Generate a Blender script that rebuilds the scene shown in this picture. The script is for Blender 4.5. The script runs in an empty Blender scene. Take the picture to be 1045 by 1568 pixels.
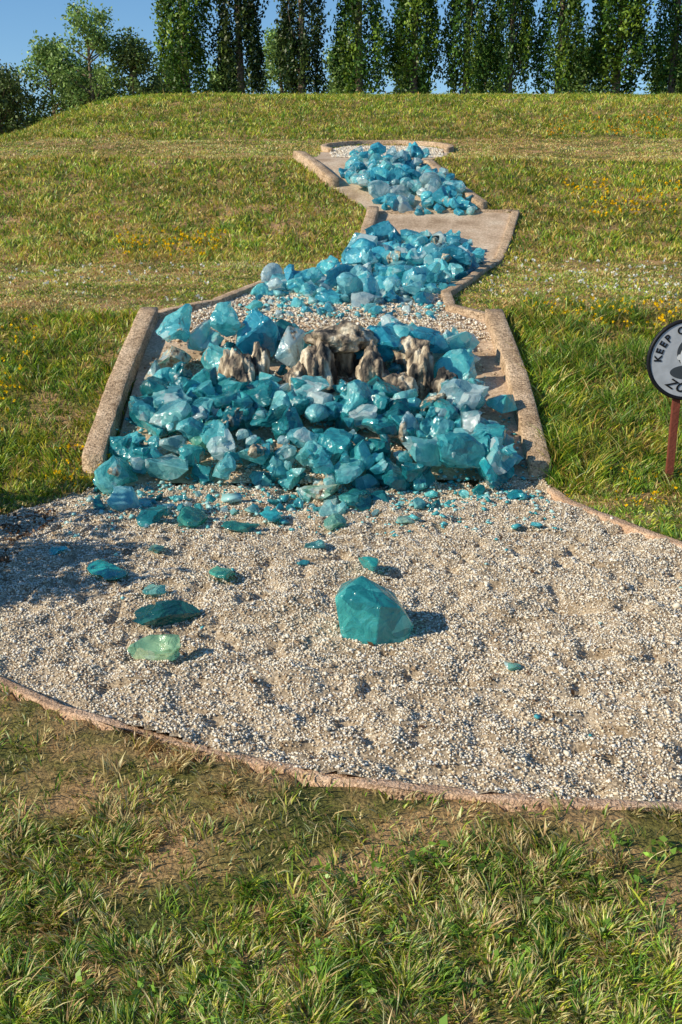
import bpy, math, numpy as np, bmesh
from mathutils import Vector, Matrix, Euler
from mathutils import noise as mnoise
rng=np.random.default_rng(7)
scene=bpy.context.scene
def link(o,parent=None):
    scene.collection.objects.link(o)
    if parent is not None:o.parent=parent
    return o
# ------------------------------------------------------------ noise helpers
def hash2(i,j,seed):
    n=(i.astype(np.int64)*374761393+j.astype(np.int64)*668265263+seed*974634777)&0xffffffff
    n=((n^(n>>13))*1274126177)&0xffffffff
    n=n^(n>>16)
    return (n&0xffff)/65535.0
def vnoise(x,y,s,seed=0):
    x=np.asarray(x,float)/s;y=np.asarray(y,float)/s
    i=np.floor(x);j=np.floor(y);fx=x-i;fy=y-j
    fx=fx*fx*(3-2*fx);fy=fy*fy*(3-2*fy)
    a=hash2(i,j,seed);b=hash2(i+1,j,seed);c=hash2(i,j+1,seed);d=hash2(i+1,j+1,seed)
    return (a*(1-fx)+b*fx)*(1-fy)+(c*(1-fx)+d*fx)*fy
def fbm(x,y,s,seed=0):
    return (vnoise(x,y,s,seed)*.55+vnoise(x,y,s*.48,seed+1)*.28+vnoise(x,y,s*.23,seed+2)*.17)
def smooth(t): t=np.clip(t,0,1);return t*t*(3-2*t)
# ------------------------------------------------------------ terrain
PT=[(-80,0),(5.25,0),(7.0,.62),(7.3,.66),(10.1,.70),(13.2,1.56),(13.6,1.585),(14.2,1.60),(16.3,1.765),(17,1.83),(20,2.52),(21.5,2.64),(30,3.0),(36,2.9),(60,1.5),(900,1.2)]
ty=np.arange(-80,900,.05);tz=np.interp(ty,[p[0] for p in PT],[p[1] for p in PT])
k=np.hanning(9);k/=k.sum();tz=np.convolve(np.pad(tz,4,mode='edge'),k,mode='valid')
def prof(x,y):
    x=np.asarray(x,float);y=np.asarray(y,float)
    z=np.interp(y,ty,tz)
    s=smooth((x+6.95)/3.2)
    return np.where(z>1.62,1.62+(z-1.62)*s,z)
GRAV=np.array([(-2.25,3.79),(-1.63,3.47),(-1.09,3.17),(-.84,2.98),(-.62,2.86),(-.41,2.75),(-.22,2.67),(0,2.59),(.2,2.54),(.41,2.5),(.64,2.47),(.88,2.45),(1.3,2.42),(1.91,2.94),(2.1,3.5),(1.84,3.9),(1.46,4.43),(1.23,4.81),(1.1,5.06),(1.02,5.35),(-1.23,5.3),(-1.46,5.06),(-1.6,4.88),(-2.23,4.4)])
CHAN=np.array([(-1.25,5.2),(-1.2,5.52),(-1.2,7.0),(-.83,7.34),(-.69,7.92),(-.52,8.69),(.04,9.36),(.15,9.87),(.32,11.33),(-.09,12.22),(-.51,13.23),(-.3,14.2),(-.22,15.2),(0.1,15.9),(.62,16.1),(1.15,15.85),(1.45,15.2),(1.3,14.2),(.93,12.79),(1.46,11.43),(1.75,11.37),(1.3,9.71),(.9,8.29),(.73,7.75),(.71,7.16),(.96,6.95),(.98,5.46),(1.02,5.2)])
def inpoly(x,y,P):
    x=np.asarray(x,float);y=np.asarray(y,float);r=np.zeros(x.shape,bool)
    n=len(P);j=n-1
    for i in range(n):
        xi,yi=P[i];xj,yj=P[j]
        if yi!=yj:
            c=((yi>y)!=(yj>y))&(x<(xj-xi)*(y-yi)/(yj-yi)+xi);r^=c
        j=i
    return r
def segdist(x,y,L):
    d=np.full(np.shape(x),1e9)
    for (ax,ay),(bx,by) in zip(L[:-1],L[1:]):
        t=np.clip(((x-ax)*(bx-ax)+(y-ay)*(by-ay))/((bx-ax)**2+(by-ay)**2),0,1)
        d=np.minimum(d,np.hypot(x-ax-t*(bx-ax),y-ay-t*(by-ay)))
    return d
def hard(x,y): return inpoly(x,y,GRAV)|inpoly(x,y,CHAN)
def ground(x,y):
    x=np.asarray(x,float);y=np.asarray(y,float)
    a=smooth((np.abs(x-.2)-1.5)/1.2)*smooth((y-5)/1.)
    far=smooth((60-np.abs(y))/20)
    return prof(x,y)+(a*((fbm(x,y,1.3,5)-.5)*.12+(vnoise(x,y,.35,9)-.5)*.04)+(vnoise(x,y,.3,19)-.5)*.02)*far
# ------------------------------------------------------------ mesh helper
def build(name,V,loops,sizes,mat,col=None,smoothf=False,parent=None):
    me=bpy.data.meshes.new(name)
    V=np.asarray(V,np.float32);loops=np.asarray(loops,np.int32).ravel();sizes=np.asarray(sizes,np.int32)
    me.vertices.add(len(V));me.vertices.foreach_set('co',V.ravel())
    me.loops.add(len(loops));me.loops.foreach_set('vertex_index',loops)
    me.polygons.add(len(sizes))
    st=np.concatenate([[0],np.cumsum(sizes)[:-1]]).astype(np.int32)
    me.polygons.foreach_set('loop_start',st)
    if smoothf: me.polygons.foreach_set('use_smooth',np.ones(len(sizes),bool))
    if col is not None:
        a=me.color_attributes.new('Col','FLOAT_COLOR','POINT')
        c=np.ones((len(V),4),np.float32);c[:,:3]=col;a.data.foreach_set('color',c.ravel())
    me.update(calc_edges=True);me.validate()
    if mat: me.materials.append(mat)
    o=bpy.data.objects.new(name,me)
    return link(o,parent)
# ------------------------------------------------------------ materials
def newmat(n):
    m=bpy.data.materials.new(n);m.use_nodes=True;nt=m.node_tree;nt.nodes.clear();return m,nt
def N(nt,t,**kw):
    n=nt.nodes.new(t)
    for k_,v in kw.items():
        if k_ in n.inputs.keys(): n.inputs[k_].default_value=v
        else: setattr(n,k_,v)
    return n
def ramp(nt,stops,src=None):
    r=nt.nodes.new('ShaderNodeValToRGB');e=r.color_ramp.elements
    while len(e)<len(stops): e.new(.5)
    for el,(p,c) in zip(e,stops): el.position=p;el.color=(*c,1)
    if src is not None: nt.links.new(src,r.inputs[0])
    return r
def out(nt,sh):
    o=nt.nodes.new('ShaderNodeOutputMaterial');nt.links.new(sh,o.inputs[0])
def leafmat(name,trans=.3,gloss=.06,rough=.45):
    m,nt=newmat(name)
    a=N(nt,'ShaderNodeVertexColor',layer_name='Col')
    d=N(nt,'ShaderNodeBsdfDiffuse');t=N(nt,'ShaderNodeBsdfTranslucent');g=N(nt,'ShaderNodeBsdfGlossy',Roughness=rough)
    g.inputs['Color'].default_value=(.8,.8,.7,1)
    nt.links.new(a.outputs[0],d.inputs[0]);nt.links.new(a.outputs[0],t.inputs[0])
    m1=N(nt,'ShaderNodeMixShader',Fac=trans);nt.links.new(d.outputs[0],m1.inputs[1]);nt.links.new(t.outputs[0],m1.inputs[2])
    m2=N(nt,'ShaderNodeMixShader',Fac=gloss);nt.links.new(m1.outputs[0],m2.inputs[1]);nt.links.new(g.outputs[0],m2.inputs[2])
    out(nt,m2.outputs[0]);return m
M_grass=leafmat('grass_blade_mat',.34,.05)
M_leaf=leafmat('foliage_mat',.32,.04)
M_flower=leafmat('petal_mat',.3,.0)
def noisemat(name,scale,stops,bump=.3,bscale=60,rough=.9,detail=6,scale2=None,stops2=None,stretch=None):
    m,nt=newmat(name);tc=N(nt,'ShaderNodeTexCoord');src=tc.outputs['Object']
    if stretch:
        mp=N(nt,'ShaderNodeMapping');mp.inputs['Scale'].default_value=stretch;nt.links.new(src,mp.inputs[0]);src=mp.outputs[0]
    n=N(nt,'ShaderNodeTexNoise',Scale=scale,Detail=detail);nt.links.new(src,n.inputs['Vector'])
    r=ramp(nt,stops,n.outputs[0]);c=r.outputs[0]
    if scale2:
        v=N(nt,'ShaderNodeTexVoronoi',Scale=scale2);nt.links.new(tc.outputs['Object'],v.inputs['Vector'])
        sp=N(nt,'ShaderNodeSeparateColor');nt.links.new(v.outputs['Color'],sp.inputs[0])
        r2=ramp(nt,stops2,sp.outputs[0])
        mx=N(nt,'ShaderNodeMix',data_type='RGBA',blend_type='MULTIPLY');mx.inputs[0].default_value=1
        nt.links.new(c,mx.inputs[6]);nt.links.new(r2.outputs[0],mx.inputs[7]);c=mx.outputs[2]
    p=N(nt,'ShaderNodeBsdfPrincipled',Roughness=rough);p.inputs['Specular IOR Level'].default_value=.25
    nt.links.new(c,p.inputs['Base Color'])
    nb=N(nt,'ShaderNodeTexNoise',Scale=bscale,Detail=4);nt.links.new(tc.outputs['Object'],nb.inputs['Vector'])
    b=N(nt,'ShaderNodeBump',Strength=bump,Distance=.01);nt.links.new(nb.outputs[0],b.inputs['Height']);nt.links.new(b.outputs[0],p.inputs['Normal'])
    out(nt,p.outputs[0]);return m
M_soil=noisemat('soil_thatch_mat',3.5,[(.3,(.09,.11,.025)),(.45,(.20,.18,.05)),(.55,(.42,.28,.13)),(.72,(.62,.38,.21))],.9,90,.95,9,110,[(0,(.5,.48,.42)),(1,(1.15,1.1,1.0))])
M_gravbed=noisemat('gravel_bed_mat',9,[(.3,(.36,.28,.18)),(.6,(.55,.46,.33)),(.8,(.63,.55,.42))],.8,90,.95,6,160,[(0,(.5,.45,.4)),(1,(1.2,1.15,1.1))])
M_conc=noisemat('weathered_concrete_mat',4,[(.3,(.38,.27,.17)),(.5,(.62,.47,.33)),(.7,(.72,.59,.44))],.5,60,.9,8,90,[(0,(.7,.65,.6)),(1,(1.1,1.08,1.05))])
M_aggr=noisemat('exposed_aggregate_mat',6,[(.3,(.40,.28,.17)),(.55,(.60,.45,.30)),(.8,(.72,.57,.41))],.9,120,.9,8,110,[(0,(.45,.4,.35)),(.5,(.95,.9,.85)),(1,(1.25,1.2,1.15))])
M_edge=noisemat('edging_aggregate_mat',6,[(.3,(.46,.30,.19)),(.55,(.66,.45,.30)),(.8,(.74,.55,.40))],.9,120,.9,8,180,[(0,(.45,.4,.35)),(.5,(.95,.9,.85)),(1,(1.2,1.2,1.15))])
M_bark=noisemat('bark_mat',12,[(.3,(.12,.085,.06)),(.7,(.32,.24,.17))],.8,40)
M_crag=noisemat('weathered_crag_mat',17,[(.36,(.035,.035,.033)),(.46,(.16,.13,.10)),(.54,(.42,.33,.22)),(.64,(.74,.65,.48))],1,70,.95,7,None,None,(1,1,.3))
m,nt=newmat('gravel_stone_mat')
a=N(nt,'ShaderNodeNewGeometry');r=ramp(nt,[(0,(.16,.09,.05)),(.09,(.42,.29,.17)),(.25,(.70,.58,.40)),(.55,(.84,.74,.56)),(.85,(.90,.84,.71)),(1,(.64,.59,.52))],a.outputs['Random Per Island'])
p=N(nt,'ShaderNodeBsdfPrincipled',Roughness=.8);nt.links.new(r.outputs[0],p.inputs['Base Color']);out(nt,p.outputs[0]);M_stone=m
def glassmat(name):
    m,nt=newmat(name);oi=N(nt,'ShaderNodeObjectInfo');ge=N(nt,'ShaderNodeNewGeometry');L=nt.links.new
    pos=ge.outputs['Position']
    wn=N(nt,'ShaderNodeTexNoise',Scale=9,Detail=2);L(pos,wn.inputs['Vector'])
    wm=N(nt,'ShaderNodeVectorMath',operation='MULTIPLY_ADD');wm.inputs[1].default_value=(.14,.14,.14);L(wn.outputs['Color'],wm.inputs[0]);L(pos,wm.inputs[2])
    vo=N(nt,'ShaderNodeTexVoronoi',Scale=10);L(wm.outputs[0],vo.inputs['Vector'])
    sp=N(nt,'ShaderNodeSeparateColor');L(vo.outputs['Color'],sp.inputs[0])
    r=ramp(nt,[(0,(.3,.5,.58)),(.35,(.8,.9,.95)),(.7,(1.3,1.18,1.12)),(1,(3.4,1.8,1.7))],sp.outputs[0])
    mx=N(nt,'ShaderNodeMix',data_type='RGBA',blend_type='MULTIPLY');mx.inputs[0].default_value=.85
    L(oi.outputs['Color'],mx.inputs[6]);L(r.outputs[0],mx.inputs[7])
    n=N(nt,'ShaderNodeTexNoise',Scale=14,Detail=6,Roughness=.65);L(pos,n.inputs['Vector'])
    r2=ramp(nt,[(.35,(.6,.72,.78)),(.55,(1,1,1)),(.72,(2.1,1.35,1.28))],n.outputs[0])
    mx2=N(nt,'ShaderNodeMix',data_type='RGBA',blend_type='MULTIPLY');mx2.inputs[0].default_value=1
    L(mx.outputs[2],mx2.inputs[6]);L(r2.outputs[0],mx2.inputs[7])
    mn=N(nt,'ShaderNodeVectorMath',operation='MINIMUM');mn.inputs[1].default_value=(.76,.92,.90);L(mx2.outputs[2],mn.inputs[0]);gc=mn.outputs[0]
    p=N(nt,'ShaderNodeBsdfPrincipled',IOR=1.52);p.inputs['Transmission Weight'].default_value=.45;p.inputs['Coat Weight'].default_value=.6;p.inputs['Coat Roughness'].default_value=.04
    L(gc,p.inputs['Base Color'])
    rr=N(nt,'ShaderNodeMapRange');rr.inputs['From Min'].default_value=.38;rr.inputs['From Max'].default_value=.7;rr.inputs['To Min'].default_value=.03;rr.inputs['To Max'].default_value=.3
    L(n.outputs[0],rr.inputs[0]);L(rr.outputs[0],p.inputs['Roughness'])
    w=N(nt,'ShaderNodeTexNoise',Scale=16,Detail=4,Distortion=1.0);L(pos,w.inputs['Vector'])
    b=N(nt,'ShaderNodeBump',Strength=.75,Distance=.025);L(w.outputs[0],b.inputs['Height'])
    b1=N(nt,'ShaderNodeBump',Strength=.5,Distance=.016);L(sp.outputs[0],b1.inputs['Height']);L(b.outputs[0],b1.inputs['Normal']);L(b1.outputs[0],p.inputs['Normal']);L(b.outputs[0],p.inputs['Coat Normal'])
    tr=N(nt,'ShaderNodeBsdfTranslucent');L(gc,tr.inputs[0])
    m0=N(nt,'ShaderNodeMixShader',Fac=.22);L(p.outputs[0],m0.inputs[1]);L(tr.outputs[0],m0.inputs[2])
    q=N(nt,'ShaderNodeBsdfPrincipled',Roughness=.95)
    nc=N(nt,'ShaderNodeTexNoise',Scale=34,Detail=6);L(pos,nc.inputs['Vector'])
    rc=ramp(nt,[(.34,(.06,.045,.035)),(.45,(.32,.24,.15)),(.58,(.66,.56,.39)),(.8,(.84,.79,.64))],nc.outputs[0]);L(rc.outputs[0],q.inputs['Base Color'])
    b2=N(nt,'ShaderNodeBump',Strength=1,Distance=.04);L(nc.outputs[0],b2.inputs['Height']);L(b2.outputs[0],q.inputs['Normal'])
    mp=N(nt,'ShaderNodeMapping');mp.inputs['Scale'].default_value=(1,1,.35);L(pos,mp.inputs[0])
    nm=N(nt,'ShaderNodeTexNoise',Scale=16,Detail=6,Roughness=.65);L(mp.outputs[0],nm.inputs['Vector'])
    ad=N(nt,'ShaderNodeMath',operation='ADD');L(nm.outputs[0],ad.inputs[0]);L(oi.outputs['Alpha'],ad.inputs[1])
    mr=N(nt,'ShaderNodeMapRange');mr.inputs['From Min'].default_value=.95;mr.inputs['From Max'].default_value=1.02;L(ad.outputs[0],mr.inputs[0])
    ms=N(nt,'ShaderNodeMixShader');L(mr.outputs[0],ms.inputs[0]);L(m0.outputs[0],ms.inputs[1]);L(q.outputs[0],ms.inputs[2])
    out(nt,ms.outputs[0]);return m
M_glass=glassmat('turquoise_slag_glass')
m,nt=newmat('glass_chip_mat')
a=N(nt,'ShaderNodeNewGeometry');r=ramp(nt,[(0,(.04,.34,.36)),(.4,(.14,.56,.58)),(.7,(.36,.72,.70)),(1,(.66,.85,.78))],a.outputs['Random Per Island'])
p=N(nt,'ShaderNodeBsdfPrincipled',Roughness=.2);p.inputs['Transmission Weight'].default_value=.2;nt.links.new(r.outputs[0],p.inputs['Base Color']);out(nt,p.outputs[0]);M_chip=m
# ------------------------------------------------------------ ground sheet
def axis(segs):
    a=[]
    for s,e,st in segs: a+=list(np.arange(s,e-1e-6,st))
    a.append(segs[-1][1]);return np.array(a)
gx=axis([(-600,-60,60),(-60,-14,4),(-14,-5,.4),(-5,5,.06),(5,14,.4),(14,60,4),(60,600,60)])
gy=axis([(-80,-8,8),(-8,1,.5),(1,8,.06),(8,24,.12),(24,60,1.5),(60,900,60)])
X,Y=np.meshgrid(gx,gy);Z=ground(X,Y)
inner=hard(X,Y)
Z=np.where(inner,prof(X,Y)-.05,Z)
ny,nx=X.shape
idx=np.arange(ny*nx).reshape(ny,nx)
q=np.stack([idx[:-1,:-1],idx[:-1,1:],idx[1:,1:],idx[1:,:-1]],-1).reshape(-1,4)
build('grass_ground_terrain',np.stack([X,Y,Z],-1).reshape(-1,3),q,np.full(len(q),4),M_soil,smoothf=True)
def gravz(x,y):
    pit=smooth((vnoise(x,y,.075,41)-.72)/.2)
    return prof(x,y)+.006+(fbm(x,y,.2,31)-.5)*.06+(vnoise(x,y,.05,37)-.5)*.022-.026*pit
def sheet(name,poly,mat,zf,st=.03,excl=None):
    x0,y0=poly.min(0);x1,y1=poly.max(0)
    X,Y=np.meshgrid(np.arange(x0-st,x1+2*st,st),np.arange(y0-st,y1+2*st,st))
    cx=(X[:-1,:-1]+st/2);cy=(Y[:-1,:-1]+st/2)
    keep=inpoly(cx,cy,poly)
    if excl is not None: keep&=~inpoly(cx,cy,excl)
    Z=zf(X,Y);idx=np.arange(X.size).reshape(X.shape)
    q=np.stack([idx[:-1,:-1],idx[:-1,1:],idx[1:,1:],idx[1:,:-1]],-1)[keep]
    used=np.unique(q);mp=np.zeros(X.size,int);mp[used]=np.arange(len(used))
    return build(name,np.stack([X,Y,Z],-1).reshape(-1,3)[used],mp[q],np.full(len(q),4),mat,smoothf=True)
sheet('gravel_bed',GRAV,M_gravbed,gravz,.02)
sheet('concrete_channel_floor',CHAN,M_conc,lambda x,y:prof(x,y)+.004+(vnoise(x,y,.3,3)-.5)*.01,.03,GRAV)
# ------------------------------------------------------------ stones
cube=np.array([(-1,-1,-1),(1,-1,-1),(1,1,-1),(-1,1,-1),(-1,-1,1),(1,-1,1),(1,1,1),(-1,1,1)],float)
cf=np.array([(0,3,2,1),(4,5,6,7),(0,1,5,4),(1,2,6,5),(2,3,7,6),(3,0,4,7)])
def randrot(n):
    q=rng.normal(size=(n,4));q/=np.linalg.norm(q,axis=1)[:,None];w,x,y,z=q.T
    return np.stack([1-2*(y*y+z*z),2*(x*y-z*w),2*(x*z+y*w),2*(x*y+z*w),1-2*(x*x+z*z),2*(y*z-x*w),2*(x*z-y*w),2*(y*z+x*w),1-2*(x*x+y*y)],-1).reshape(n,3,3)
def stones(name,x,y,z,r,mat,flat=.7):
    n=len(x);V=cube[None]*(.62+.5*(rng.random((n,8,3))-.5))
    V=V*(np.array([1,.8,.65])*(.75+.5*rng.random((n,1,3))))
    V=np.einsum('nij,nkj->nki',randrot(n),V);V[:,:,2]*=flat
    V=V*r[:,None,None];V+=np.stack([x,y,z],-1)[:,None,:]
    L=(cf[None]+8*np.arange(n)[:,None,None]).reshape(-1)
    return build(name,V.reshape(-1,3),L,np.full(6*n,4),mat)
def scatter(poly,n):
    x0,y0=poly.min(0);x1,y1=poly.max(0);x=rng.uniform(x0,x1,n);y=rng.uniform(y0,y1,n);k_=inpoly(x,y,poly);return x[k_],y[k_]
x,y=scatter(GRAV,190000)
r=.0029*np.exp(rng.normal(0,.38,len(x)))+.0013
x2,y2=scatter(np.array([(-1.15,6.6),(-.85,7.35),(-.66,7.95),(-.5,8.6),(.1,9.4),(.9,9.3),(.8,8.3),(.68,7.7),(.66,7.16),(.92,6.9),(.94,5.3),(.6,5.3),(-1.18,5.3)]),55000)
kk=rng.random(len(x2))<np.where((y2<6.7),.05+.9*smooth((vnoise(x2,y2,.3,4)-.5)*4),.9);x2=x2[kk];y2=y2[kk]
r2=.005*np.exp(rng.normal(0,.4,len(x2)))+.002
x5,y5=scatter(np.array([(-.1,13.6),(-.15,15.2),(.1,15.8),(1.1,15.8),(1.35,15.2),(1.2,13.6)]),9000);r5=np.full(len(x5),.011)*np.exp(rng.normal(0,.3,len(x5)))
xa=np.concatenate([x,x2,x5]);ya=np.concatenate([y,y2,y5]);ra=np.concatenate([r,r2,r5])
za=np.concatenate([gravz(x,y)+r*.35,prof(x2,y2)+.008+r2*.35,prof(x5,y5)+.01])
stones('gravel_stones',xa,ya,za,ra,M_stone)
x,y=scatter(np.array([(-1.3,4.5),(1.0,4.6),(.98,5.9),(-1.2,5.9)]),2600);k_=rng.random(len(x))<smooth((y-4.4)/1.0);x=x[k_];y=y[k_]
x3,y3=scatter(np.array([(-.8,6.9),(-.6,8),(.0,9.3),(.9,9.3),(.7,7.7),(.7,7)]),1800);x4,y4=scatter(GRAV,60)
x=np.concatenate([x,x3,x4]);y=np.concatenate([y,y3,y4]);r=.007*np.exp(rng.normal(0,.55,len(x)))+.003
stones('glass_chips',x,y,np.maximum(gravz(x,y),prof(x,y))+r*.5,r,M_chip,.6)
# ------------------------------------------------------------ curbs
ALLC=[]
def curb(name,L,w,h,mat=M_aggr,below=.12,excl=True):
    if excl: ALLC.append((L,w))
    pts=[]
    for a_,b_ in zip(L[:-1],L[1:]):
        n=max(1,int(math.dist(a_,b_)/.06))
        for i in range(n):
            t=i/n;pts.append((a_[0]+(b_[0]-a_[0])*t,a_[1]+(b_[1]-a_[1])*t))
    pts.append(L[-1]);pts=np.array(pts);tan=np.gradient(pts,axis=0);tan/=np.linalg.norm(tan,axis=1)[:,None];nr=np.stack([-tan[:,1],tan[:,0]],-1)
    z=prof(pts[:,0],pts[:,1]);c=w*.04
    prof2=[(-.5*w,-below),(-.5*w,h-c),(-.5*w+c,h),(-.17*w,h+.001),(.17*w,h+.001),(.5*w-c,h),(.5*w,h-c),(.5*w,-below)]
    V=[];n=len(pts);K=len(prof2)
    for i in range(n):
        for jj,(o_,hh) in enumerate(prof2):
            j=(hash2(np.array([i*7+jj*131]),np.array([int(o_*1000)+int(hh*100)]),3)[0]-.5)*.005
            V.append((pts[i,0]+nr[i,0]*(o_+j),pts[i,1]+nr[i,1]*(o_+j),z[i]+hh+j))
    F=[];S=[]
    for i in range(n-1):
        for kx in range(K-1):
            F+=[i*K+kx,i*K+kx+1,(i+1)*K+kx+1,(i+1)*K+kx];S.append(4)
    F+=list(range(K-1,-1,-1));S.append(K);F+=[(n-1)*K+kx for kx in range(K)];S.append(K)
    return build(name,V,F,S,mat)
curb('channel_side_wall',[(-1.27,5.42),(-1.26,6.2),(-1.21,6.98)],.11,.09)
curb('channel_side_wall',[(1.01,5.36),(1.01,6.2),(.96,6.95)],.11,.09)
curb('channel_side_wall',[(.13,9.8),(.23,10.6),(.32,11.35)],.11,.08)
curb('channel_side_wall',[(1.32,9.75),(1.56,10.6),(1.75,11.4)],.08,.03)
curb('channel_side_wall',[(-.07,12.2),(-.27,12.75),(-.5,13.3)],.11,.10)
curb('channel_side_wall',[(1.43,11.5),(1.22,12.1),(.98,12.95)],.11,.08)
curb('terrace_curb',[(-1.2,7.0),(-.83,7.34),(-.69,7.92),(-.5,8.65),(-.2,9.1)],.07,.04)
curb('terrace_curb',[(.96,6.98),(.83,7.08),(.71,7.2),(.73,7.75),(.92,8.35),(1.3,9.7)],.07,.04)
curb('terrace_curb',[(.36,11.4),(1.0,11.42),(1.72,11.44)],.07,.02)
curb('gravel_edging_curb',[(-2.25,3.79),(-1.63,3.47),(-1.09,3.17),(-.84,2.98),(-.62,2.86),(-.41,2.75),(-.22,2.67),(0,2.59),(.2,2.54),(.41,2.5),(.64,2.47),(.88,2.45),(1.3,2.42),(1.91,2.94)],.036,.012,M_edge)
curb('gravel_edging_curb',[(1.05,5.25),(1.1,5.06),(1.23,4.82),(1.35,4.63),(1.48,4.42),(1.84,3.9),(2.1,3.5)],.05,.018,M_edge)
t=np.linspace(-.5,math.pi+.5,26);curb('basin_ring_wall',[(.61+.84*math.cos(a_),15.25+.95*math.sin(a_)) for a_ in t],.07,.06)
# ------------------------------------------------------------ glass boulders
def rockmesh(seed,sub=4,pl=11,sc=3,flat=(1,.8,.7)):
    R=np.random.default_rng(seed);bm=bmesh.new();bmesh.ops.create_icosphere(bm,subdivisions=sub,radius=1)
    D=np.array([v.co[:] for v in bm.verts]);D/=np.linalg.norm(D,axis=1)[:,None]
    n=R.normal(size=(pl,3));n/=np.linalg.norm(n,axis=1)[:,None];h=R.uniform(.42,.95,pl)
    rr=np.full(len(D),1.2)
    for i in range(pl):
        d=D@n[i];rr=np.minimum(rr,np.where(d>.05,h[i]/np.maximum(d,.05),9))
    for i in range(sc):
        c=R.normal(size=3);c/=np.linalg.norm(c);rad=R.uniform(.5,1.3);dist=rad+R.uniform(.4,.7);c=c*dist
        b=D@c;disc=b*b-(dist**2-rad**2);ok=(disc>0)&(b>0)
        te=np.where(ok,b-np.sqrt(np.maximum(disc,0)),9);rr=np.minimum(rr,te)
    off=R.uniform(0,50,3)
    rr=rr*np.array([1+.10*mnoise.noise(Vector(d*1.7+off))+.04*mnoise.noise(Vector(d*5+off)) for d in D])
    co=D*rr[:,None]*np.array(flat)
    for v,c in zip(bm.verts,co): v.co=c
    me=bpy.data.meshes.new('boulder_shape_mesh');bm.to_mesh(me);bm.free()
    me.polygons.foreach_set('use_smooth',np.ones(len(me.polygons),bool));me.set_sharp_from_angle(angle=math.radians(22))
    me.materials.append(M_glass);return me
def hullrock(seed,n=12,flat=(1,.8,.7)):
    R=np.random.default_rng(seed);bm=bmesh.new()
    for i in range(n):
        d=R.normal(size=3);d/=np.linalg.norm(d);bm.verts.new(d*R.uniform(.75,1.2)*np.array(flat))
    bmesh.ops.convex_hull(bm,input=bm.verts);bmesh.ops.delete(bm,geom=[v for v in bm.verts if not v.link_faces],context='VERTS')
    bmesh.ops.bevel(bm,geom=list(bm.edges),offset=.03,segments=1,affect='EDGES')
    me=bpy.data.meshes.new('boulder_shape_mesh');bm.to_mesh(me);bm.free();me.materials.append(M_glass);return me
lib=[rockmesh(100+i,4,int(7+i%4),3+i%5,(1,.72+.05*(i%5),.66+.07*(i%4))) for i in range(18)]+[hullrock(500+i,11+i%5,(1,.75+.05*(i%5),.65+.08*(i%4))) for i in range(4)]
def colr(kind=None,far=0):
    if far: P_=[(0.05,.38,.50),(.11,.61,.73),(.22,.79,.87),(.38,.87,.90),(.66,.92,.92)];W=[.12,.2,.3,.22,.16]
    else: P_=[(0.025,.28,.31),(.07,.50,.53),(.15,.67,.70),(.32,.80,.79),(.60,.88,.83)];W=[.15,.21,.28,.22,.14]
    c=np.array(P_[rng.choice(5,p=W)] if kind is None else np.array(kind)*1.28)*rng.uniform(.9,1.2)
    return np.clip(c,0,.92)
cas=bpy.data.objects.new('glass_boulder_cascade',None);link(cas)
placed=[]
def boulder(x,y,r,dz=None,col=None,crust=.0,far=0,parent=cas,name='boulder',flat=1,mesh=None,seed=None,mz=.2):
    me=mesh or lib[rng.integers(len(lib)) if seed is None else seed]
    o=bpy.data.objects.new(name,me);link(o,parent)
    if dz is None:
        dz=r*.3
        for (px,py,pr,pz) in placed:
            d=math.hypot(px-x,py-y)
            if d<.62*(pr+r): dz=max(dz,min(pz+.5*pr+.25*r,mz))
    placed.append((x,y,r,dz))
    o.location=(x,y,float(prof(x,y))+dz)
    o.rotation_euler=(rng.uniform(-.5,.5),rng.uniform(-.5,.5),rng.uniform(0,6.28)) if flat==1 else (rng.uniform(-.1,.1),rng.uniform(-.1,.1),rng.uniform(0,6.28))
    o.scale=(r*rng.uniform(.9,1.15),r*rng.uniform(.9,1.15),r*rng.uniform(.85,1.2)*flat)
    c=colr(col,far);o.color=(*c,crust);return o
PALE=(.45,.72,.60);TEAL=(.04,.38,.39);AQ=(.14,.58,.60);DK=(.012,.13,.15);BLUE=(.05,.42,.54);SKY=(.2,.68,.76)
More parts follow.
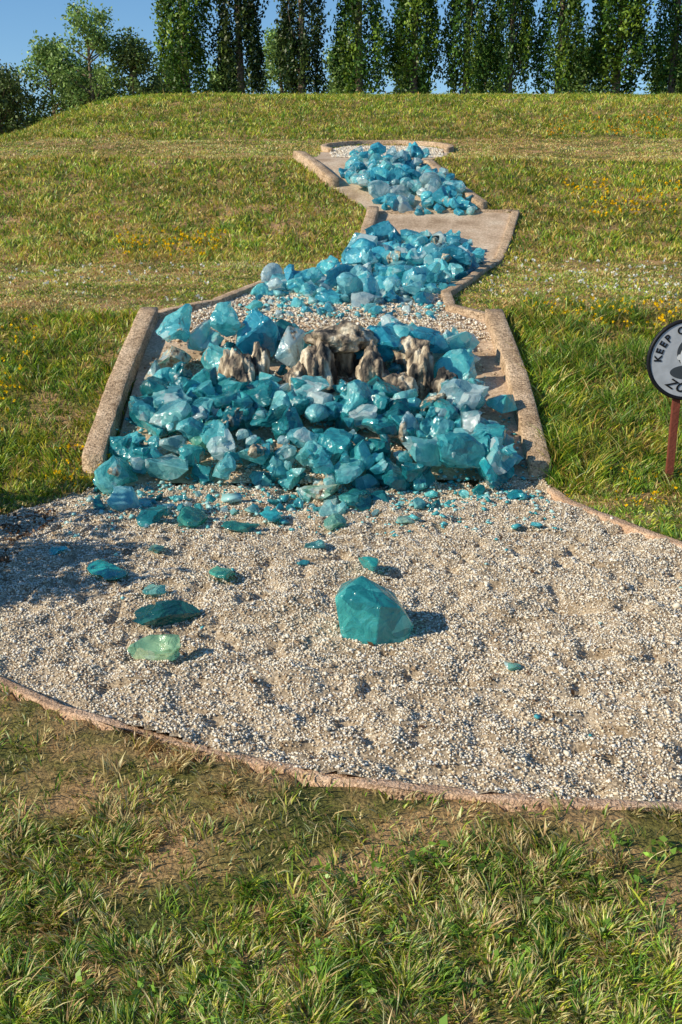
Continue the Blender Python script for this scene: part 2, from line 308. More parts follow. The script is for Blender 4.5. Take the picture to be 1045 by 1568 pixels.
keys=[(-.98,6.38,.14,.07,PALE,.50),(-.99,6.44,.155,.23,SKY,.40),(-1.08,6.28,.09,.04,PALE,.52),(-.82,6.50,.125,.15,SKY,.32),(-.67,6.32,.16,.10,SKY,.36),(-.66,6.48,.14,.22,AQ,.35),(-.49,6.46,.17,.16,BLUE,.22),(-.36,6.6,.1,.1,DK,.2),
(-.40,6.08,.11,.11,AQ,.1),(-.29,6.26,.13,.19,PALE,.42),(.24,6.36,.19,.20,BLUE,.25),(.25,5.84,.10,.08,TEAL,.45),
(.68,6.40,.14,.14,SKY,.25),(.68,6.18,.13,.09,AQ,.15),(.64,5.96,.12,.08,TEAL,.45),(.52,6.40,.14,.18,BLUE,.3),(.38,6.42,.13,.17,AQ,.3),(.87,5.85,.09,.1,(.12,.55,.5),.0),
(-.68,5.6,.14,.1,(.14,.46,.34),.3),(-.05,5.22,.095,.03,PALE,.42),(.79,5.36,.15,.05,(.03,.4,.44),.1),(.4,5.3,.09,.04,AQ,.1),(-.52,5.8,.15,.1,AQ,.2),(-.98,5.75,.13,.08,(.05,.42,.45),.1),(-.78,5.92,.16,.1,BLUE,.2),(-.33,5.85,.16,.12,BLUE,.2),(.06,5.76,.13,.08,TEAL,.1),(-.95,6.05,.13,.08,AQ,.2),
(.55,5.72,.16,.1,(.07,.45,.45),.36),(.68,5.5,.14,.08,AQ,.1),(.3,5.6,.13,.1,TEAL,.2),(-.1,6.5,.12,.08,AQ,.3),(.1,6.6,.10,.08,SKY,.3),(.3,6.65,.12,.08,PALE,.2),(.42,6.6,.11,.08,SKY,.25),(-.2,6.5,.1,.1,SKY,.3)]
for (x,y,r,dz,c,cr) in keys: boulder(x,y,r,dz,c,cr)
# weathered rock outcrop with a hollow, joined into one mesh
def crag(parts,name,mat):
    V=[];F=[];S=[]
    for i,(cx,cy,dz,sx,sy,sz) in enumerate(parts):
        bm=bmesh.new();bmesh.ops.create_icosphere(bm,subdivisions=5,radius=1)
        off=Vector((i*7.3,i*3.1,1.7));o_=len(V);z0=float(prof(cx,cy))+dz
        for v in bm.verts:
            d=v.co.normalized()
            rr=1+.34*mnoise.noise(d*1.5+off)+.20*mnoise.noise(Vector((d.x*4,d.y*4,d.z*1.3))+off)+.10*abs(mnoise.noise(d*8+off))+.05*mnoise.noise(d*17+off)
            V.append((cx+d.x*rr*sx,cy+d.y*rr*sy,z0+d.z*rr*sz))
        for f in bm.faces: F+=[v.index+o_ for v in f.verts];S.append(3)
        bm.free()
    return build(name,V,F,S,mat)
crag([(-.13,6.13,.10,.095,.11,.19),(.01,6.24,.27,.19,.12,.075),(.175,6.10,.10,.085,.10,.17),(.03,6.36,.10,.16,.09,.16),(-.24,6.07,.07,.07,.08,.12),
      (.32,6.02,.08,.11,.10,.10),(.45,6.12,.12,.075,.09,.15),(.40,6.25,.17,.10,.08,.09),(-.55,6.12,.09,.075,.08,.15),(-.63,6.22,.08,.07,.08,.12),(-.46,6.2,.10,.06,.07,.15),(-.05,5.98,.04,.08,.07,.07),(.22,5.93,.05,.07,.06,.09),(.58,6.05,.07,.07,.07,.11)],'weathered_rock_outcrop',M_crag)
for c_ in [(-.13,6.13,.12,.12),(.01,6.2,.14,.1),(.17,6.1,.12,.12),(.4,6.1,.14,.1),(-.55,6.12,.12,.1)]: placed.append(c_)
def fill(poly,n,rmin,rmax,far,crust=.25,layers=.62,mz=.2,pw=1.7,boost=.05):
    poly=np.array(poly);cnt=0;mine=[];tries=0
    while cnt<n and tries<n*60:
        tries+=1
        x0,y0=poly.min(0);x1,y1=poly.max(0);x=rng.uniform(x0,x1);y=rng.uniform(y0,y1)
        if not inpoly(np.array([x]),np.array([y]),poly)[0]:continue
        if -.12<x<.16 and 5.93<y<6.25: continue
        r=rmin+(rmax-rmin)*rng.random()**pw
        if any(math.hypot(a_-x,b_-y)<layers*(r+c_) for a_,b_,c_ in mine):continue
        mine.append((x,y,r));boulder(x,y,r,far=far,mz=mz,crust=crust*rng.random()**.6+ (.26 if rng.random()<boost else 0));cnt+=1
LO=[(-1.12,5.9),(-.9,6.1),(-.5,5.95),(.5,5.9),(.75,6.0),(.83,5.6),(.86,5.33),(.12,5.2),(-.3,5.28),(-1.15,5.3),(-1.1,5.6)]
fill(LO,85,.075,.155,0,.3,.55,.15,1.4)
fill(LO,120,.03,.07,0,.3,.8,.16)
fill([(-.85,6.45),(-.6,6.75),(.7,6.75),(.75,6.3),(-.3,6.35)],20,.06,.11,0,.35,.55,.1)
fill([(-.8,6.0),(-.6,6.9),(.7,6.9),(.75,6.0)],50,.03,.06,0,.35,.8,.1)
fill([(-1.25,5.25),(-.3,5.3),(.12,5.2),(.85,5.3),(.8,5.1),(.1,4.85),(-.5,4.85),(-1.15,4.95)],75,.02,.065,0,.25,.9)
fill([(-.66,7.75),(-.55,8.4),(-.2,8.9),(.1,9.3),(1.0,9.0),(.85,8.2),(.68,7.6),(.5,7.35),(.0,7.3),(-.15,7.55)],105,.06,.13,1,.25,.5,.1,1.7,.03)
fill([(-.6,7.05),(-.6,7.6),(.0,7.5),(.6,7.3),(.6,7.0)],65,.02,.06,1,.3,.9,.05,1.7,.03)
fill([(.32,10.5),(1.1,10.5),(1.25,9.87),(.97,8.9),(.08,8.9),(.1,9.6),(.2,9.9)],110,.07,.15,1,.25,.5,.14,1.5,.04)
fill([(.02,12.5),(.2,13.2),(.85,13.1),(1.2,12.1),(1.35,11.5),(1.3,11.35),(.5,11.35),(.3,11.9)],130,.06,.15,1,.22,.52,.12,1.5,.03)
fill([(.1,13.3),(0,14.6),(.2,15.2),(1.0,15.2),(1.1,14.2),(.9,13.1),(.25,13.1)],34,.04,.08,1,.2,.6,.05,1.5,.03)
boulder(.88,10.3,.14,.12,(.01,.04,.04),.3,1)
# hero boulder: hand shaped hull
bm=bmesh.new()
for c in [(-.095,-.08,-.01),(-.125,-.065,.165),(-.085,-.05,.20),(.035,-.095,.155),(.02,-.11,-.01),(.105,-.055,.135),(.148,-.01,.05),(.12,-.05,-.01),(-.12,.08,.16),(-.04,.03,.215),(.07,.07,.14),(.13,.08,.03),(-.11,.09,-.01),(.1,.1,-.01)]: bm.verts.new(c)
bmesh.ops.convex_hull(bm,input=bm.verts);bmesh.ops.delete(bm,geom=[v for v in bm.verts if not v.link_faces],context='VERTS')
bmesh.ops.dissolve_limit(bm,angle_limit=.1,verts=bm.verts,edges=bm.edges)
bmesh.ops.bevel(bm,geom=list(bm.edges),offset=.0025,segments=1,affect='EDGES')
me=bpy.data.meshes.new('glass_boulder_mesh');bm.to_mesh(me);bm.free();me.materials.append(M_glass)
o=bpy.data.objects.new('glass_boulder',me);link(o);o.location=(.11,3.56,-.012);o.color=(.07,.54,.52,0);o.rotation_euler=(0,0,-.12)
fg=[(.12,4.15,.06,(.06,.5,.46),.9,0,16),(-.32,4.78,.065,(.06,.5,.52),.8,0,3),(-.44,4.62,.07,(.06,.34,.28),.7,.2,5),(-.68,4.7,.095,(.08,.42,.34),.55,.2,7),(-.02,4.7,.06,(.3,.6,.45),.8,.2,2),(-1.2,4.35,.055,(.04,.45,.5),.5,0,4),(-.94,4.1,.09,(.03,.40,.38),.35,.1,8),(-.46,4.08,.06,(.08,.45,.34),.45,.2,9),(-.63,3.67,.11,(.02,.15,.13),.3,.1,1),(-.59,3.33,.085,(.34,.58,.36),.6,.2,17),(-1.03,5.0,.1,(.25,.6,.66),.9,.3,10),(-.88,4.78,.09,(.02,.20,.22),.6,0,11),(.56,3.24,.035,(.25,.55,.45),.6,0,12),(.86,5.15,.06,(.05,.45,.5),.4,0,13),(-.12,4.4,.05,(.2,.55,.52),.5,.2,14),(-.78,4.35,.05,(.3,.55,.42),.5,0,15),(-.7,3.9,.055,(.16,.5,.44),.5,.1,3),(-.16,4.2,.03,AQ,.5,0,2),(.88,4.7,.03,AQ,.4,0,1),(.05,5.0,.09,(.03,.26,.25),.8,.2,4),(-.1,5.12,.1,(.35,.6,.45),.8,.38,5),(.3,4.75,.04,PALE,.5,.3,9)]
for (x,y,r,c,f,cr,sd_) in fg:
    boulder(x,y,r,r*.35*f+.018,c,cr,0,None,'glass_rock',f,None,sd_)
# ------------------------------------------------------------ grass
def blades(name,x,y,h,w,col,mat,lean=.5,dirx=None):
    n=len(x);z=ground(x,y)-.004
    a=rng.uniform(0,2*np.pi,n) if dirx is None else dirx
    f=rng.uniform(0,2*np.pi,n);wx=np.cos(f)*w/2;wy=np.sin(f)*w/2
    L=lean*(.3+rng.random(n))*h;V=np.zeros((n,7,3))
    for i,(t,ws) in enumerate([(0,1.),(.38,.9),(.72,.6)]):
        bx=np.cos(a)*L*t**1.8;by=np.sin(a)*L*t**1.8;bz=h*(t-.18*t*t)
        V[:,2*i,0]=x+bx-wx*ws;V[:,2*i,1]=y+by-wy*ws;V[:,2*i,2]=z+bz
        V[:,2*i+1,0]=x+bx+wx*ws;V[:,2*i+1,1]=y+by+wy*ws;V[:,2*i+1,2]=z+bz
    V[:,6,0]=x+np.cos(a)*L;V[:,6,1]=y+np.sin(a)*L;V[:,6,2]=z+h*.8
    pat=np.array([0,1,3,2, 2,3,5,4, 4,5,6])
    Lp=(pat[None]+7*np.arange(n)[:,None]).reshape(-1)
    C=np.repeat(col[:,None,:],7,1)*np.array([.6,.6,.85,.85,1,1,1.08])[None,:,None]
    return build(name,V.reshape(-1,3),Lp,np.tile([4,4,3],n),mat,C.reshape(-1,3),smoothf=False)
A=36000
ys=np.linspace(1.2,34,600);dens=A*(ys/2)**-1.5*(.74*ys+1.6);cdf=np.cumsum(dens);tot=cdf[-1]*(ys[1]-ys[0]);cdf/=cdf[-1]
n=int(tot);y=np.interp(rng.random(n),cdf,ys);x=rng.uniform(-1,1,n)*(.37*y+.8)
cell=.06*(np.minimum(y,6)/2)**.4
ix=np.floor(x/cell);iy=np.floor(y/cell)
tx=(ix+hash2(ix,iy,71))*cell;tyy=(iy+hash2(ix,iy,72))*cell
pull=np.where(hash2(ix,iy,73)<.5,.5,.0)*rng.random(n)**.5*np.where(y>5,.5,1)
ox=x-tx;oy=y-tyy
x=tx+ox*(1-pull);y=tyy+oy*(1-pull)
tufthash=hash2(ix,iy,74);tuftc=hash2(ix,iy,75)
keep=~hard(x,y)
for L_,w_ in ALLC: keep&=segdist(x,y,L_)>w_*.5
bare=fbm(x,y,.42,55)
edge=segdist(x,y,[tuple(p) for p in GRAV[2:13]])
near=smooth((.75-edge)/.5)
keep&=~((y<5)&(bare>.61-.03*near)&(rng.random(n)<.75))
keep&=~((y<4)&(edge<.4)&(vnoise(x,y,.13,58)>.6)&(rng.random(n)<.65))
keep&=~((y>5)&(vnoise(x,y,.5,59)>.8)&(rng.random(n)<.4))
x=x[keep];y=y[keep];ox=ox[keep];oy=oy[keep];th=tufthash[keep];tcc=tuftc[keep];bare=bare[keep];edge=edge[keep]
n=len(x)
slope=(((y>5.3)&(y<7.1))|((y>10)&(y<13.3))|(y>17))
hh=np.where(y<5.2,.024,np.where(slope,.040,.018))
hh=np.where((y>5.2)&(y<5.6),.045,hh)
hh*=(.5+1.0*fbm(x,y,.35,61))*np.exp(rng.normal(0,.28,n))*np.where(y<5,.65+.8*th,.85+.3*th)*1.1
nearwall=segdist(x,y,[(1.15,5.5),(1.2,7.2)]);hh=np.where(nearwall<.25,hh*1.9,hh)
hh*=np.where(y>9,1+.02*(y-9),1)
ww=.0033*(np.maximum(y,1.6)/2)**.58*np.exp(rng.normal(0,.3,n))
dry=.26+.6*(fbm(x,y,.5,81)-.5)+1.5*(vnoise(x,y,.09,83)-.5)*.35+.35*(tcc-.5)*np.where(y>5,.4,1)
dry+=np.where(y<5,np.where(edge<.6,.36*(1-edge/.6)+.05,.0),0)+np.where((y>7.2)&(y<10.2),.22,0)+np.where(slope,-.04,0)+np.where((y>13.2)&(y<17),.3,0)+.4*smooth(1-np.abs(y-13.5)/.5)+.3*smooth(1-np.abs(y-7.25)/.4)
dry+=.3*(vnoise(x,y,2.2,87)-.5)
u=rng.random(n)
isdry=u<dry
green=np.array([.25,.43,.035]);yg=np.array([.56,.58,.055]);dk=np.array([.09,.21,.026]);st=np.array([.84,.65,.28]);rd=np.array([.68,.41,.17])
v=rng.random((n,1))*.75+.25*tcc[:,None];g=np.where(v<.3,dk,np.where(v<.66,green,yg))
s=np.where(rng.random((n,1))<.75,st,rd)
s=np.where(slope[:,None],s*np.array([.85,.9,.65]),s)
col=np.where(isdry[:,None],s,g)*np.exp(rng.normal(0,.24,(n,1)))
col*=((.76+.48*vnoise(x,y,.8,99))*(.72+.56*vnoise(x,y,.22,98)))[:,None]
col=np.where((y>5)[:,None],col*np.array([1.12,1.0,.85]),col)
dirx=np.arctan2(oy,ox)+rng.normal(0,.7,n)
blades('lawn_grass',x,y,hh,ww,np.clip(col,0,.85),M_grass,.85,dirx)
n=9000
cent=[]
for i in range(80): cent.append((rng.uniform(1.12,1.9),rng.uniform(5.5,7.3),rng.uniform(.08,.17)))
for i in range(40): cent.append((rng.uniform(-2.6,-1.4),rng.uniform(5.3,7),rng.uniform(.05,.08)))
for i in range(60): cent.append((rng.uniform(-1.8,1.3),rng.uniform(1.7,2.42),rng.uniform(.025,.04)))
for i in range(30): cent.append((rng.uniform(1.0,2.0),rng.uniform(5.15,5.6),rng.uniform(.04,.08)))
cent=np.array(cent);ci=rng.integers(len(cent),size=n);c=cent[ci]
x=c[:,0]+rng.normal(0,.03,n);y=c[:,1]+rng.normal(0,.03,n);kk=~hard(x,y)
x=x[kk];y=y[kk];c=c[kk];n=len(x)
g=np.where(rng.random((n,1))<.45,np.array([.13,.27,.03]),np.where(rng.random((n,1))<.7,np.array([.30,.46,.04]),np.array([.66,.54,.2])))
blades('tall_grass_tufts',x,y,c[:,2]*rng.uniform(.5,1.2,n),.004*(y/3)**.4,g*np.exp(rng.normal(0,.2,(n,1))),M_grass,.9)
# ------------------------------------------------------------ leaves generic
def leaves(name,P_,size,col,mat,parent=None,up=.0,long=1.4):
    n=len(P_);R=randrot(n);a_=R[:,:,0];b_=R[:,:,1]
    if up: a_=a_*(1-up)+np.array([0,0,1])*up*np.sign(rng.random((n,1))-.2);a_/=np.linalg.norm(a_,axis=1)[:,None]
    s=size[:,None]
    V=np.stack([P_-a_*s*.5*long,P_+b_*s*.42-a_*s*.05,P_+a_*s*.5*long,P_-b_*s*.42-a_*s*.05],1)
    C=np.repeat(col[:,None,:],4,1)
    return build(name,V.reshape(-1,3),np.arange(4*n),np.full(n,4),mat,C.reshape(-1,3),parent=parent)
def tube(P_,rad,k=8):
    V=[];F=[];S=[]
    P_=[Vector(p) for p in P_]
    for i,p in enumerate(P_):
        t=(P_[min(i+1,len(P_)-1)]-P_[max(i-1,0)]).normalized();a_=t.orthogonal().normalized();b_=t.cross(a_)
        for j in range(k):
            an=2*math.pi*j/k;V.append(p+(a_*math.cos(an)+b_*math.sin(an))*rad[i])
    for i in range(len(P_)-1):
        for j in range(k): F+=[i*k+j,i*k+(j+1)%k,(i+1)*k+(j+1)%k,(i+1)*k+j];S.append(4)
    return V,F,S
def tubes(name,lst,mat,parent):
    V=[];F=[];S=[]
    for P_,rad in lst:
        v,f,s=tube(P_,rad);o_=len(V);V+=v;F+=[q+o_ for q in f];S+=s
    return build(name,[tuple(v) for v in V],F,S,mat,smoothf=True,parent=parent)
def columnar(seed):
    R=np.random.default_rng(seed);Hh=7.2;NC=370;P_=[];C=[];SZ=[]
    ph=R.uniform(0,6.28,3)
    for i in range(NC):
        h=R.uniform(.14,1)**.95*Hh if i>50 else R.uniform(.2,1.3);R0=.64*(1-(h/Hh)**3)**.6*min(1,.6+h/1.4)
        th=R.uniform(0,6.283);R0*=1+.14*math.sin(h*2.3+ph[0])+.12*math.sin(2*th+h*1.7+ph[1])
        rr=R0*(.35+.62*R.random()**.5);m_=52
        c=np.array([math.cos(th)*rr,math.sin(th)*rr,h]);q=R.normal(size=(m_,3))*np.array([.075,.075,.26])
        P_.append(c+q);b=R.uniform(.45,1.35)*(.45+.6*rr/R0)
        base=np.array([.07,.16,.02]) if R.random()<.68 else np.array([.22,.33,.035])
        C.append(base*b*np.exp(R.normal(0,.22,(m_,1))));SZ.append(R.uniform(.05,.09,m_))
    return np.concatenate(P_),np.concatenate(C),np.concatenate(SZ)
cols=[(-3.95,1.0),(-2.55,1.0),(-.99,.92),(.47,.98),(1.85,.95),(3.16,.88),(4.25,.82),(5.5,.94),(7.0,1.15),(8.5,.92),(9.9,.95),(11.3,.95)]
meshes=[]
for i,(cx,sc) in enumerate(cols):
    e=bpy.data.objects.new('columnar_evergreen_tree',None);link(e)
    cy=30+rng.uniform(-.3,.3);e.location=(cx,cy,float(prof(cx,cy))-.02);e.rotation_euler=(0,0,rng.uniform(0,6.28));e.scale=(sc,sc,rng.uniform(.92,1.08))
    if i<4:
        P_,C,SZ=columnar(200+i)
        if i in(1,2): C=C*np.array([.4,.4,.7])  # shade on these two trees is darkened into their leaf colour
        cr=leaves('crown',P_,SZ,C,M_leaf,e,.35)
        lim=[([(0,0,-.1),(.03,.0,1.5),(0,.03,4),(0,0,6.8)],[.11,.085,.05,.01])]
        R=np.random.default_rng(i)
        for _i in range(14):
            th=R.uniform(0,6.28);h=R.uniform(.3,5.5);lim.append(([(0,0,h),(math.cos(th)*.3,math.sin(th)*.3,h+.35),(math.cos(th)*.45,math.sin(th)*.45,h+1)],[.03,.02,.006]))
        tk=tubes('trunk_and_limbs',lim,M_bark,e);meshes.append((cr.data,tk.data))
    else:
        kk=[0,3][i%2]
        link(bpy.data.objects.new('crown',meshes[kk][0]),e);link(bpy.data.objects.new('trunk_and_limbs',meshes[kk][1]),e)
def decid(x,y,top,wid,seed,leaf_tone=1.):
    R=np.random.default_rng(seed);e=bpy.data.objects.new('deciduous_tree',None);link(e);z0=float(prof(x,y))-.05;e.location=(x,y,z0);Hh=top-z0
    lim=[([(0,0,-.1),(.05,0,Hh*.3),(-.03,.05,Hh*.65),(0,0,Hh*.97)],[.10,.08,.045,.01])];P_=[];C=[]
    nb=40
    for i in range(nb):
        h=Hh*R.uniform(.12,.95);th=R.uniform(0,6.28);R0=wid*(.35+.65*math.sin(min(1,(1-h/Hh)*1.25)*math.pi*.62))
        L_=R0*R.uniform(.6,1.1);tip=np.array([math.cos(th)*L_,math.sin(th)*L_,h+L_*.55])
        lim.append(([(0,0,h-.1),tuple(tip*.5+np.array([0,0,h*.5-.05])),tuple(tip)],[.03,.018,.005]))
        for kx in range(6):
            t_=R.uniform(.45,1.1);c=np.array([0,0,h])*(1-t_)+tip*t_+R.normal(0,.12,3);m_=26
            P_.append(c+R.normal(size=(m_,3))*np.array([.16,.16,.14]));C.append(np.array([.22,.33,.08])*leaf_tone*R.uniform(.45,1.35)*np.exp(R.normal(0,.2,(m_,1))))  # per-tree factor scales the leaf colour
    P_=np.concatenate(P_);C=np.concatenate(C)
    leaves('crown',P_,R.uniform(.06,.11,len(P_)),C,M_leaf,e);tubes('trunk_and_limbs',lim,M_bark,e)
for i,(x,y,top,wid,leaf_tone) in enumerate([(-11.4,39,4.2,1.3,.5),(-10.1,41,5.3,1.15,1.1),(-8.5,40,6.5,1.15,1.15),(-7.1,40,5.3,.95,.7),(-6.1,42,4.9,.9,.8),(-12.6,42,4.0,1.3,.8),(-9.3,43,4.6,1.2,.9),(-4.2,43,5.0,.8,1.1),(-2.2,43,6.0,.75,1.2),(.1,43,5.2,.8,1.1),(2.4,44,4.8,.8,1.1),(5.3,43,5.4,.8,1),(8.9,43,5.4,.9,1),(12,42,5,1.,1),(-14.5,41,4.4,1.4,.9)]):
    decid(x,y,top,wid,300+i,leaf_tone)
n=22000;x=rng.uniform(-60,60,n);hmax=1.2+1.2*fbm(x,x*0,5,90)+1.2*vnoise(x,x*0,1.2,91)
P_=np.stack([x,75+rng.uniform(-3,3,n),.8+hmax*rng.random(n)**.7],-1)
leaves('distant_treeline',P_,rng.uniform(.25,.5,n),np.array([.12,.2,.06])*np.exp(rng.normal(0,.3,(n,1))),M_leaf)
# ------------------------------------------------------------ wildflowers, weeds, fallen leaves with shade litter, added shadow shrubs
def patch(x0,x1,y0,y1,n,hs,c):
    x=rng.uniform(x0,x1,n);y=rng.uniform(y0,y1,n);k_=(~hard(x,y))&(rng.random(n)<.3+.9*vnoise(x,y,.25,44));x=x[k_];y=y[k_]
    return np.stack([x,y,ground(x,y)+hs*rng.uniform(.7,1.2,len(x))],-1),np.tile(c,(len(x),1))
Y_=(.9,.55,.01);W_=(.8,.8,.7)
pp=[patch(-2.1,-1.1,10.1,10.8,150,.06,Y_),patch(-2.2,-1.8,5.6,6.9,80,.055,Y_),patch(-1.5,-1.1,5.2,5.6,60,.05,Y_),patch(1.2,2.3,6.8,7.3,120,.06,Y_),patch(2.4,4.5,11.2,12.4,300,.065,Y_),patch(1.3,1.9,4.9,5.4,40,.045,Y_),patch(3,6,17,18.5,150,.07,(.7,.35,.02)),patch(1.0,1.1,4.9,5.2,20,.04,Y_),patch(1,3.6,7.3,10,260,.03,W_),patch(-3.5,-.9,7.4,9.8,100,.03,W_)]
P0=np.concatenate([p_[0] for p_ in pp]);C0=np.concatenate([p_[1] for p_ in pp])
P1=np.repeat(P0,4,0)+rng.normal(0,.006,(len(P0)*4,3));C1=np.repeat(C0,4,0)
leaves('meadow_wildflowers',P1,.016*(P1[:,1]/6)**.6*rng.uniform(.8,1.2,len(P1)),C1,M_flower,None,0,1)
n=200;cx=rng.uniform(-1.2,1.2,n);cy=rng.uniform(1.5,2.3,n);k_=(vnoise(cx,cy,.3,66)>.5);cx=cx[k_];cy=cy[k_]
m_=6;x=np.repeat(cx,m_)+rng.normal(0,.014,len(cx)*m_);y=np.repeat(cy,m_)+rng.normal(0,.014,len(cx)*m_)
P_=np.stack([x,y,ground(x,y)+rng.uniform(.008,.024,len(x))],-1)
leaves('broadleaf_weeds',P_,rng.uniform(.012,.022,len(P_)),np.array([.22,.38,.05])*np.exp(rng.normal(0,.25,(len(P_),1))),M_grass,None,0,1.5)
x,y=scatter(GRAV,130);x2,y2=scatter(np.array([(-2,3.7),(-1.2,3.4),(-.95,3.9),(-1.0,4.6),(-1.4,5),(-2,4.4)]),2600);k_=vnoise(x2,y2,.3,12)+.6*smooth((-1.0-x2)/.5)>.75;x=np.concatenate([x,x2[k_]]);y=np.concatenate([y,y2[k_]])  # dark litter massed at left colours in the shadow patch; sparse leaves elsewhere
P_=np.stack([x,y,gravz(x,y)+.01],-1)
leaves('fallen_leaves_shade_litter',P_,rng.uniform(.008,.022,len(P_)),np.array([.13,.065,.03])*np.exp(rng.normal(0,.4,(len(P_),1))),M_grass,None,0,1.6)
def shadow_shrub(x0,y0,Hh,wid,n,seed):
    R=np.random.default_rng(seed);e=bpy.data.objects.new('added_shadow_shrub',None);link(e);e.location=(x0,y0,0);P_=[];lim=[]
    for i in range(26):
        th=R.uniform(0,6.28);L_=wid*R.uniform(.4,1);tip=np.array([math.cos(th)*L_,math.sin(th)*L_,Hh*R.uniform(.35,1)]);lim.append(([(0,0,-.02),tuple(tip*np.array([.4,.4,.55])),tuple(tip)],[.012,.008,.003]))
        for k_ in range(3): P_.append(tip*R.uniform(.6,1.05)+R.normal(size=(n//78,3))*.055)
    P_=np.concatenate(P_);P_[:,2]=np.abs(P_[:,2])
    leaves('foliage',P_,R.uniform(.025,.05,len(P_)),np.array([.08,.16,.03])*np.exp(R.normal(0,.25,(len(P_),1))),M_leaf,e);tubes('stems',lim,M_bark,e)
shadow_shrub(-2.25,3.75,.85,.42,2800,5);shadow_shrub(-2.3,4.6,.7,.35,2000,6)  # unseen plants added off-frame to cast the shadow at the left edge
# ------------------------------------------------------------ sign
def simple(name,c,rough=.6,metal=0,bump=0):
    return noisemat(name,20,[(.35,tuple(np.array(c)*.8)),(.65,c)],bump,80,rough)
M_black=simple('black_paint',(.012,.012,.014),.45);M_face=simple('sign_face_paint',(.50,.52,.54),.5);M_rust=simple('rusted_steel',(.22,.06,.035),.8,bump=.3);M_white=simple('white_paint',(.8,.8,.78),.5);M_dkg=simple('portrait_grey_paint',(.06,.07,.08),.5)
sg=bpy.data.objects.new('round_warning_sign',None);link(sg);sg.location=(1.69,5.35,0)
def cyl(name,r,d,loc,mat,seg=64,bev=.003):
    bm=bmesh.new();bmesh.ops.create_cone(bm,cap_ends=True,segments=seg,radius1=r,radius2=r,depth=d);bmesh.ops.rotate(bm,verts=bm.verts,matrix=Matrix.Rotation(math.pi/2,3,'X'))
    if bev: bmesh.ops.bevel(bm,geom=[e for e in bm.edges if abs(e.calc_face_angle(0))>1],offset=bev,segments=2,affect='EDGES')
    me=bpy.data.meshes.new(name);bm.to_mesh(me);bm.free();me.materials.append(mat);o=bpy.data.objects.new(name,me);link(o,sg);o.location=loc;return o
zc=.66
cyl('backing_plate',.2,.012,(0,-.03,zc),M_black);cyl('sign_face',.183,.004,(0,-.039,zc),M_face,64,0)
bpy.ops.mesh.primitive_torus_add(major_radius=.193,minor_radius=.009,major_segments=72,minor_segments=10);to=bpy.context.object;to.name='rim';to.parent=sg;to.location=(0,-.038,zc);to.rotation_euler=(math.pi/2,0,0);to.data.materials.append(M_black)
bm=bmesh.new()
for sx,sw,dy,dd in [(0,.034,0,.006),(-.0155,.006,.0125,.018),(.0155,.006,.0125,.018)]:
    r_=bmesh.ops.create_cube(bm,size=1)['verts']
    for v in r_: v.co=Vector((v.co.x*sw+sx,v.co.y*dd+dy,v.co.z*.92+.34))
me=bpy.data.meshes.new('post');bm.to_mesh(me);bm.free();me.materials.append(M_rust);po=bpy.data.objects.new('channel_post',me);link(po,sg);po.location=(-.03,-.019,0)
def letter(ch,ang,R_,size,mat=M_black,flip=False,shear=0):
    cu=bpy.data.curves.new('letter','FONT');cu.body=ch;cu.size=size;cu.extrude=.0012;cu.offset=.0012;cu.align_x='CENTER';cu.align_y='CENTER';cu.shear=shear;cu.materials.append(mat)
    o=bpy.data.objects.new('letter_'+ch,cu);link(o,sg)
    o.location=(R_*math.sin(ang),-.0425,zc+R_*math.cos(ang));a_=ang if not flip else ang+math.pi
    o.rotation_mode='QUATERNION';o.rotation_quaternion=Matrix.Rotation(a_,4,Vector((0,1,0))).to_quaternion()@Euler((math.pi/2,0,0)).to_quaternion()
for i,ch in enumerate('KEEP OFF'):
    if ch!=' ': letter(ch,math.radians(-88+i*14),.147,.05)
for i,ch in enumerate('ZONE'): letter(ch,math.radians(216-i*22-3),.14,.066,flip=True,shear=.3)
def ell(name,rx,rz,x_,z_,d,mat):
    o=cyl(name,1,.002,(x_,-.041-d,zc+z_),mat,32,0);o.scale=(rx,1,rz);return o
ell('portrait_shoulders',.085,.035,0,-.062,.0003,M_dkg);ell('portrait_hair',.058,.068,0,.035,.0006,M_dkg);ell('portrait_face',.043,.055,0,.015,.0012,M_white)
ell('portrait_ear_l',.009,.014,-.046,.012,.0010,M_white);ell('portrait_ear_r',.009,.014,.046,.012,.0010,M_white)
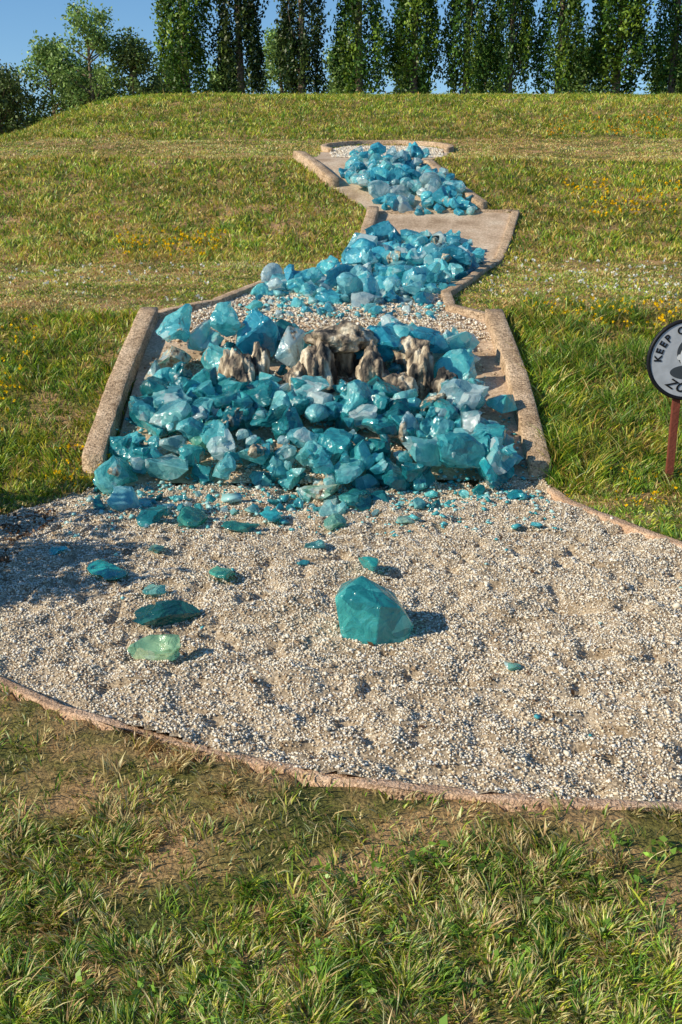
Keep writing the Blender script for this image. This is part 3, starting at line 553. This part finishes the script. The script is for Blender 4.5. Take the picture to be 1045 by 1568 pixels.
for sx in(-1,1): ell('portrait_eye',.011,.0075,sx*.018,.025,.0018,M_black);ell('portrait_brow',.014,.003,sx*.018,.04,.0018,M_black)
ell('portrait_nose',.005,.012,0,.01,.0018,M_dkg);ell('portrait_mouth',.018,.005,0,-.013,.0018,M_black)
# ------------------------------------------------------------ light
EL=math.radians(31);az=math.radians(22)
sd=Vector((-math.cos(EL)*math.cos(az),-math.cos(EL)*math.sin(az),math.sin(EL)))
l=bpy.data.lights.new('sun','SUN');l.energy=5;l.angle=math.radians(.5);l.color=(1,.91,.74);lo=bpy.data.objects.new('sun',l);link(lo);lo.rotation_euler=sd.to_track_quat('Z','Y').to_euler()
w=bpy.data.worlds.new('World');scene.world=w;w.use_nodes=True;nt=w.node_tree;nt.nodes.clear()
tc=N(nt,'ShaderNodeTexCoord');va=N(nt,'ShaderNodeVectorMath',operation='ADD');va.inputs[1].default_value=(0,0,.08);nt.links.new(tc.outputs['Generated'],va.inputs[0])
vn=N(nt,'ShaderNodeVectorMath',operation='NORMALIZE');nt.links.new(va.outputs[0],vn.inputs[0])
sk=N(nt,'ShaderNodeTexSky',sky_type='NISHITA');sk.sun_disc=False;sk.sun_elevation=EL;sk.sun_rotation=math.radians(270-22);sk.ozone_density=3;sk.air_density=1.0;sk.dust_density=.1
nt.links.new(vn.outputs[0],sk.inputs[0])
hs=N(nt,'ShaderNodeHueSaturation',Saturation=1.2);nt.links.new(sk.outputs[0],hs.inputs['Color'])
bg=N(nt,'ShaderNodeBackground',Strength=.14);nt.links.new(hs.outputs[0],bg.inputs[0]);wo=N(nt,'ShaderNodeOutputWorld');nt.links.new(bg.outputs[0],wo.inputs[0])
# ------------------------------------------------------------ camera
c=bpy.data.cameras.new('camera');co=bpy.data.objects.new('camera',c);link(co);co.location=(0,0,1.6);co.rotation_euler=(math.radians(90-17.94),0,0)
c.sensor_fit='VERTICAL';c.sensor_height=24;c.lens=25.73;c.clip_end=3000;c.clip_start=.05;scene.camera=co
scene.view_settings.view_transform='Standard';scene.view_settings.look='None';scene.view_settings.exposure=0
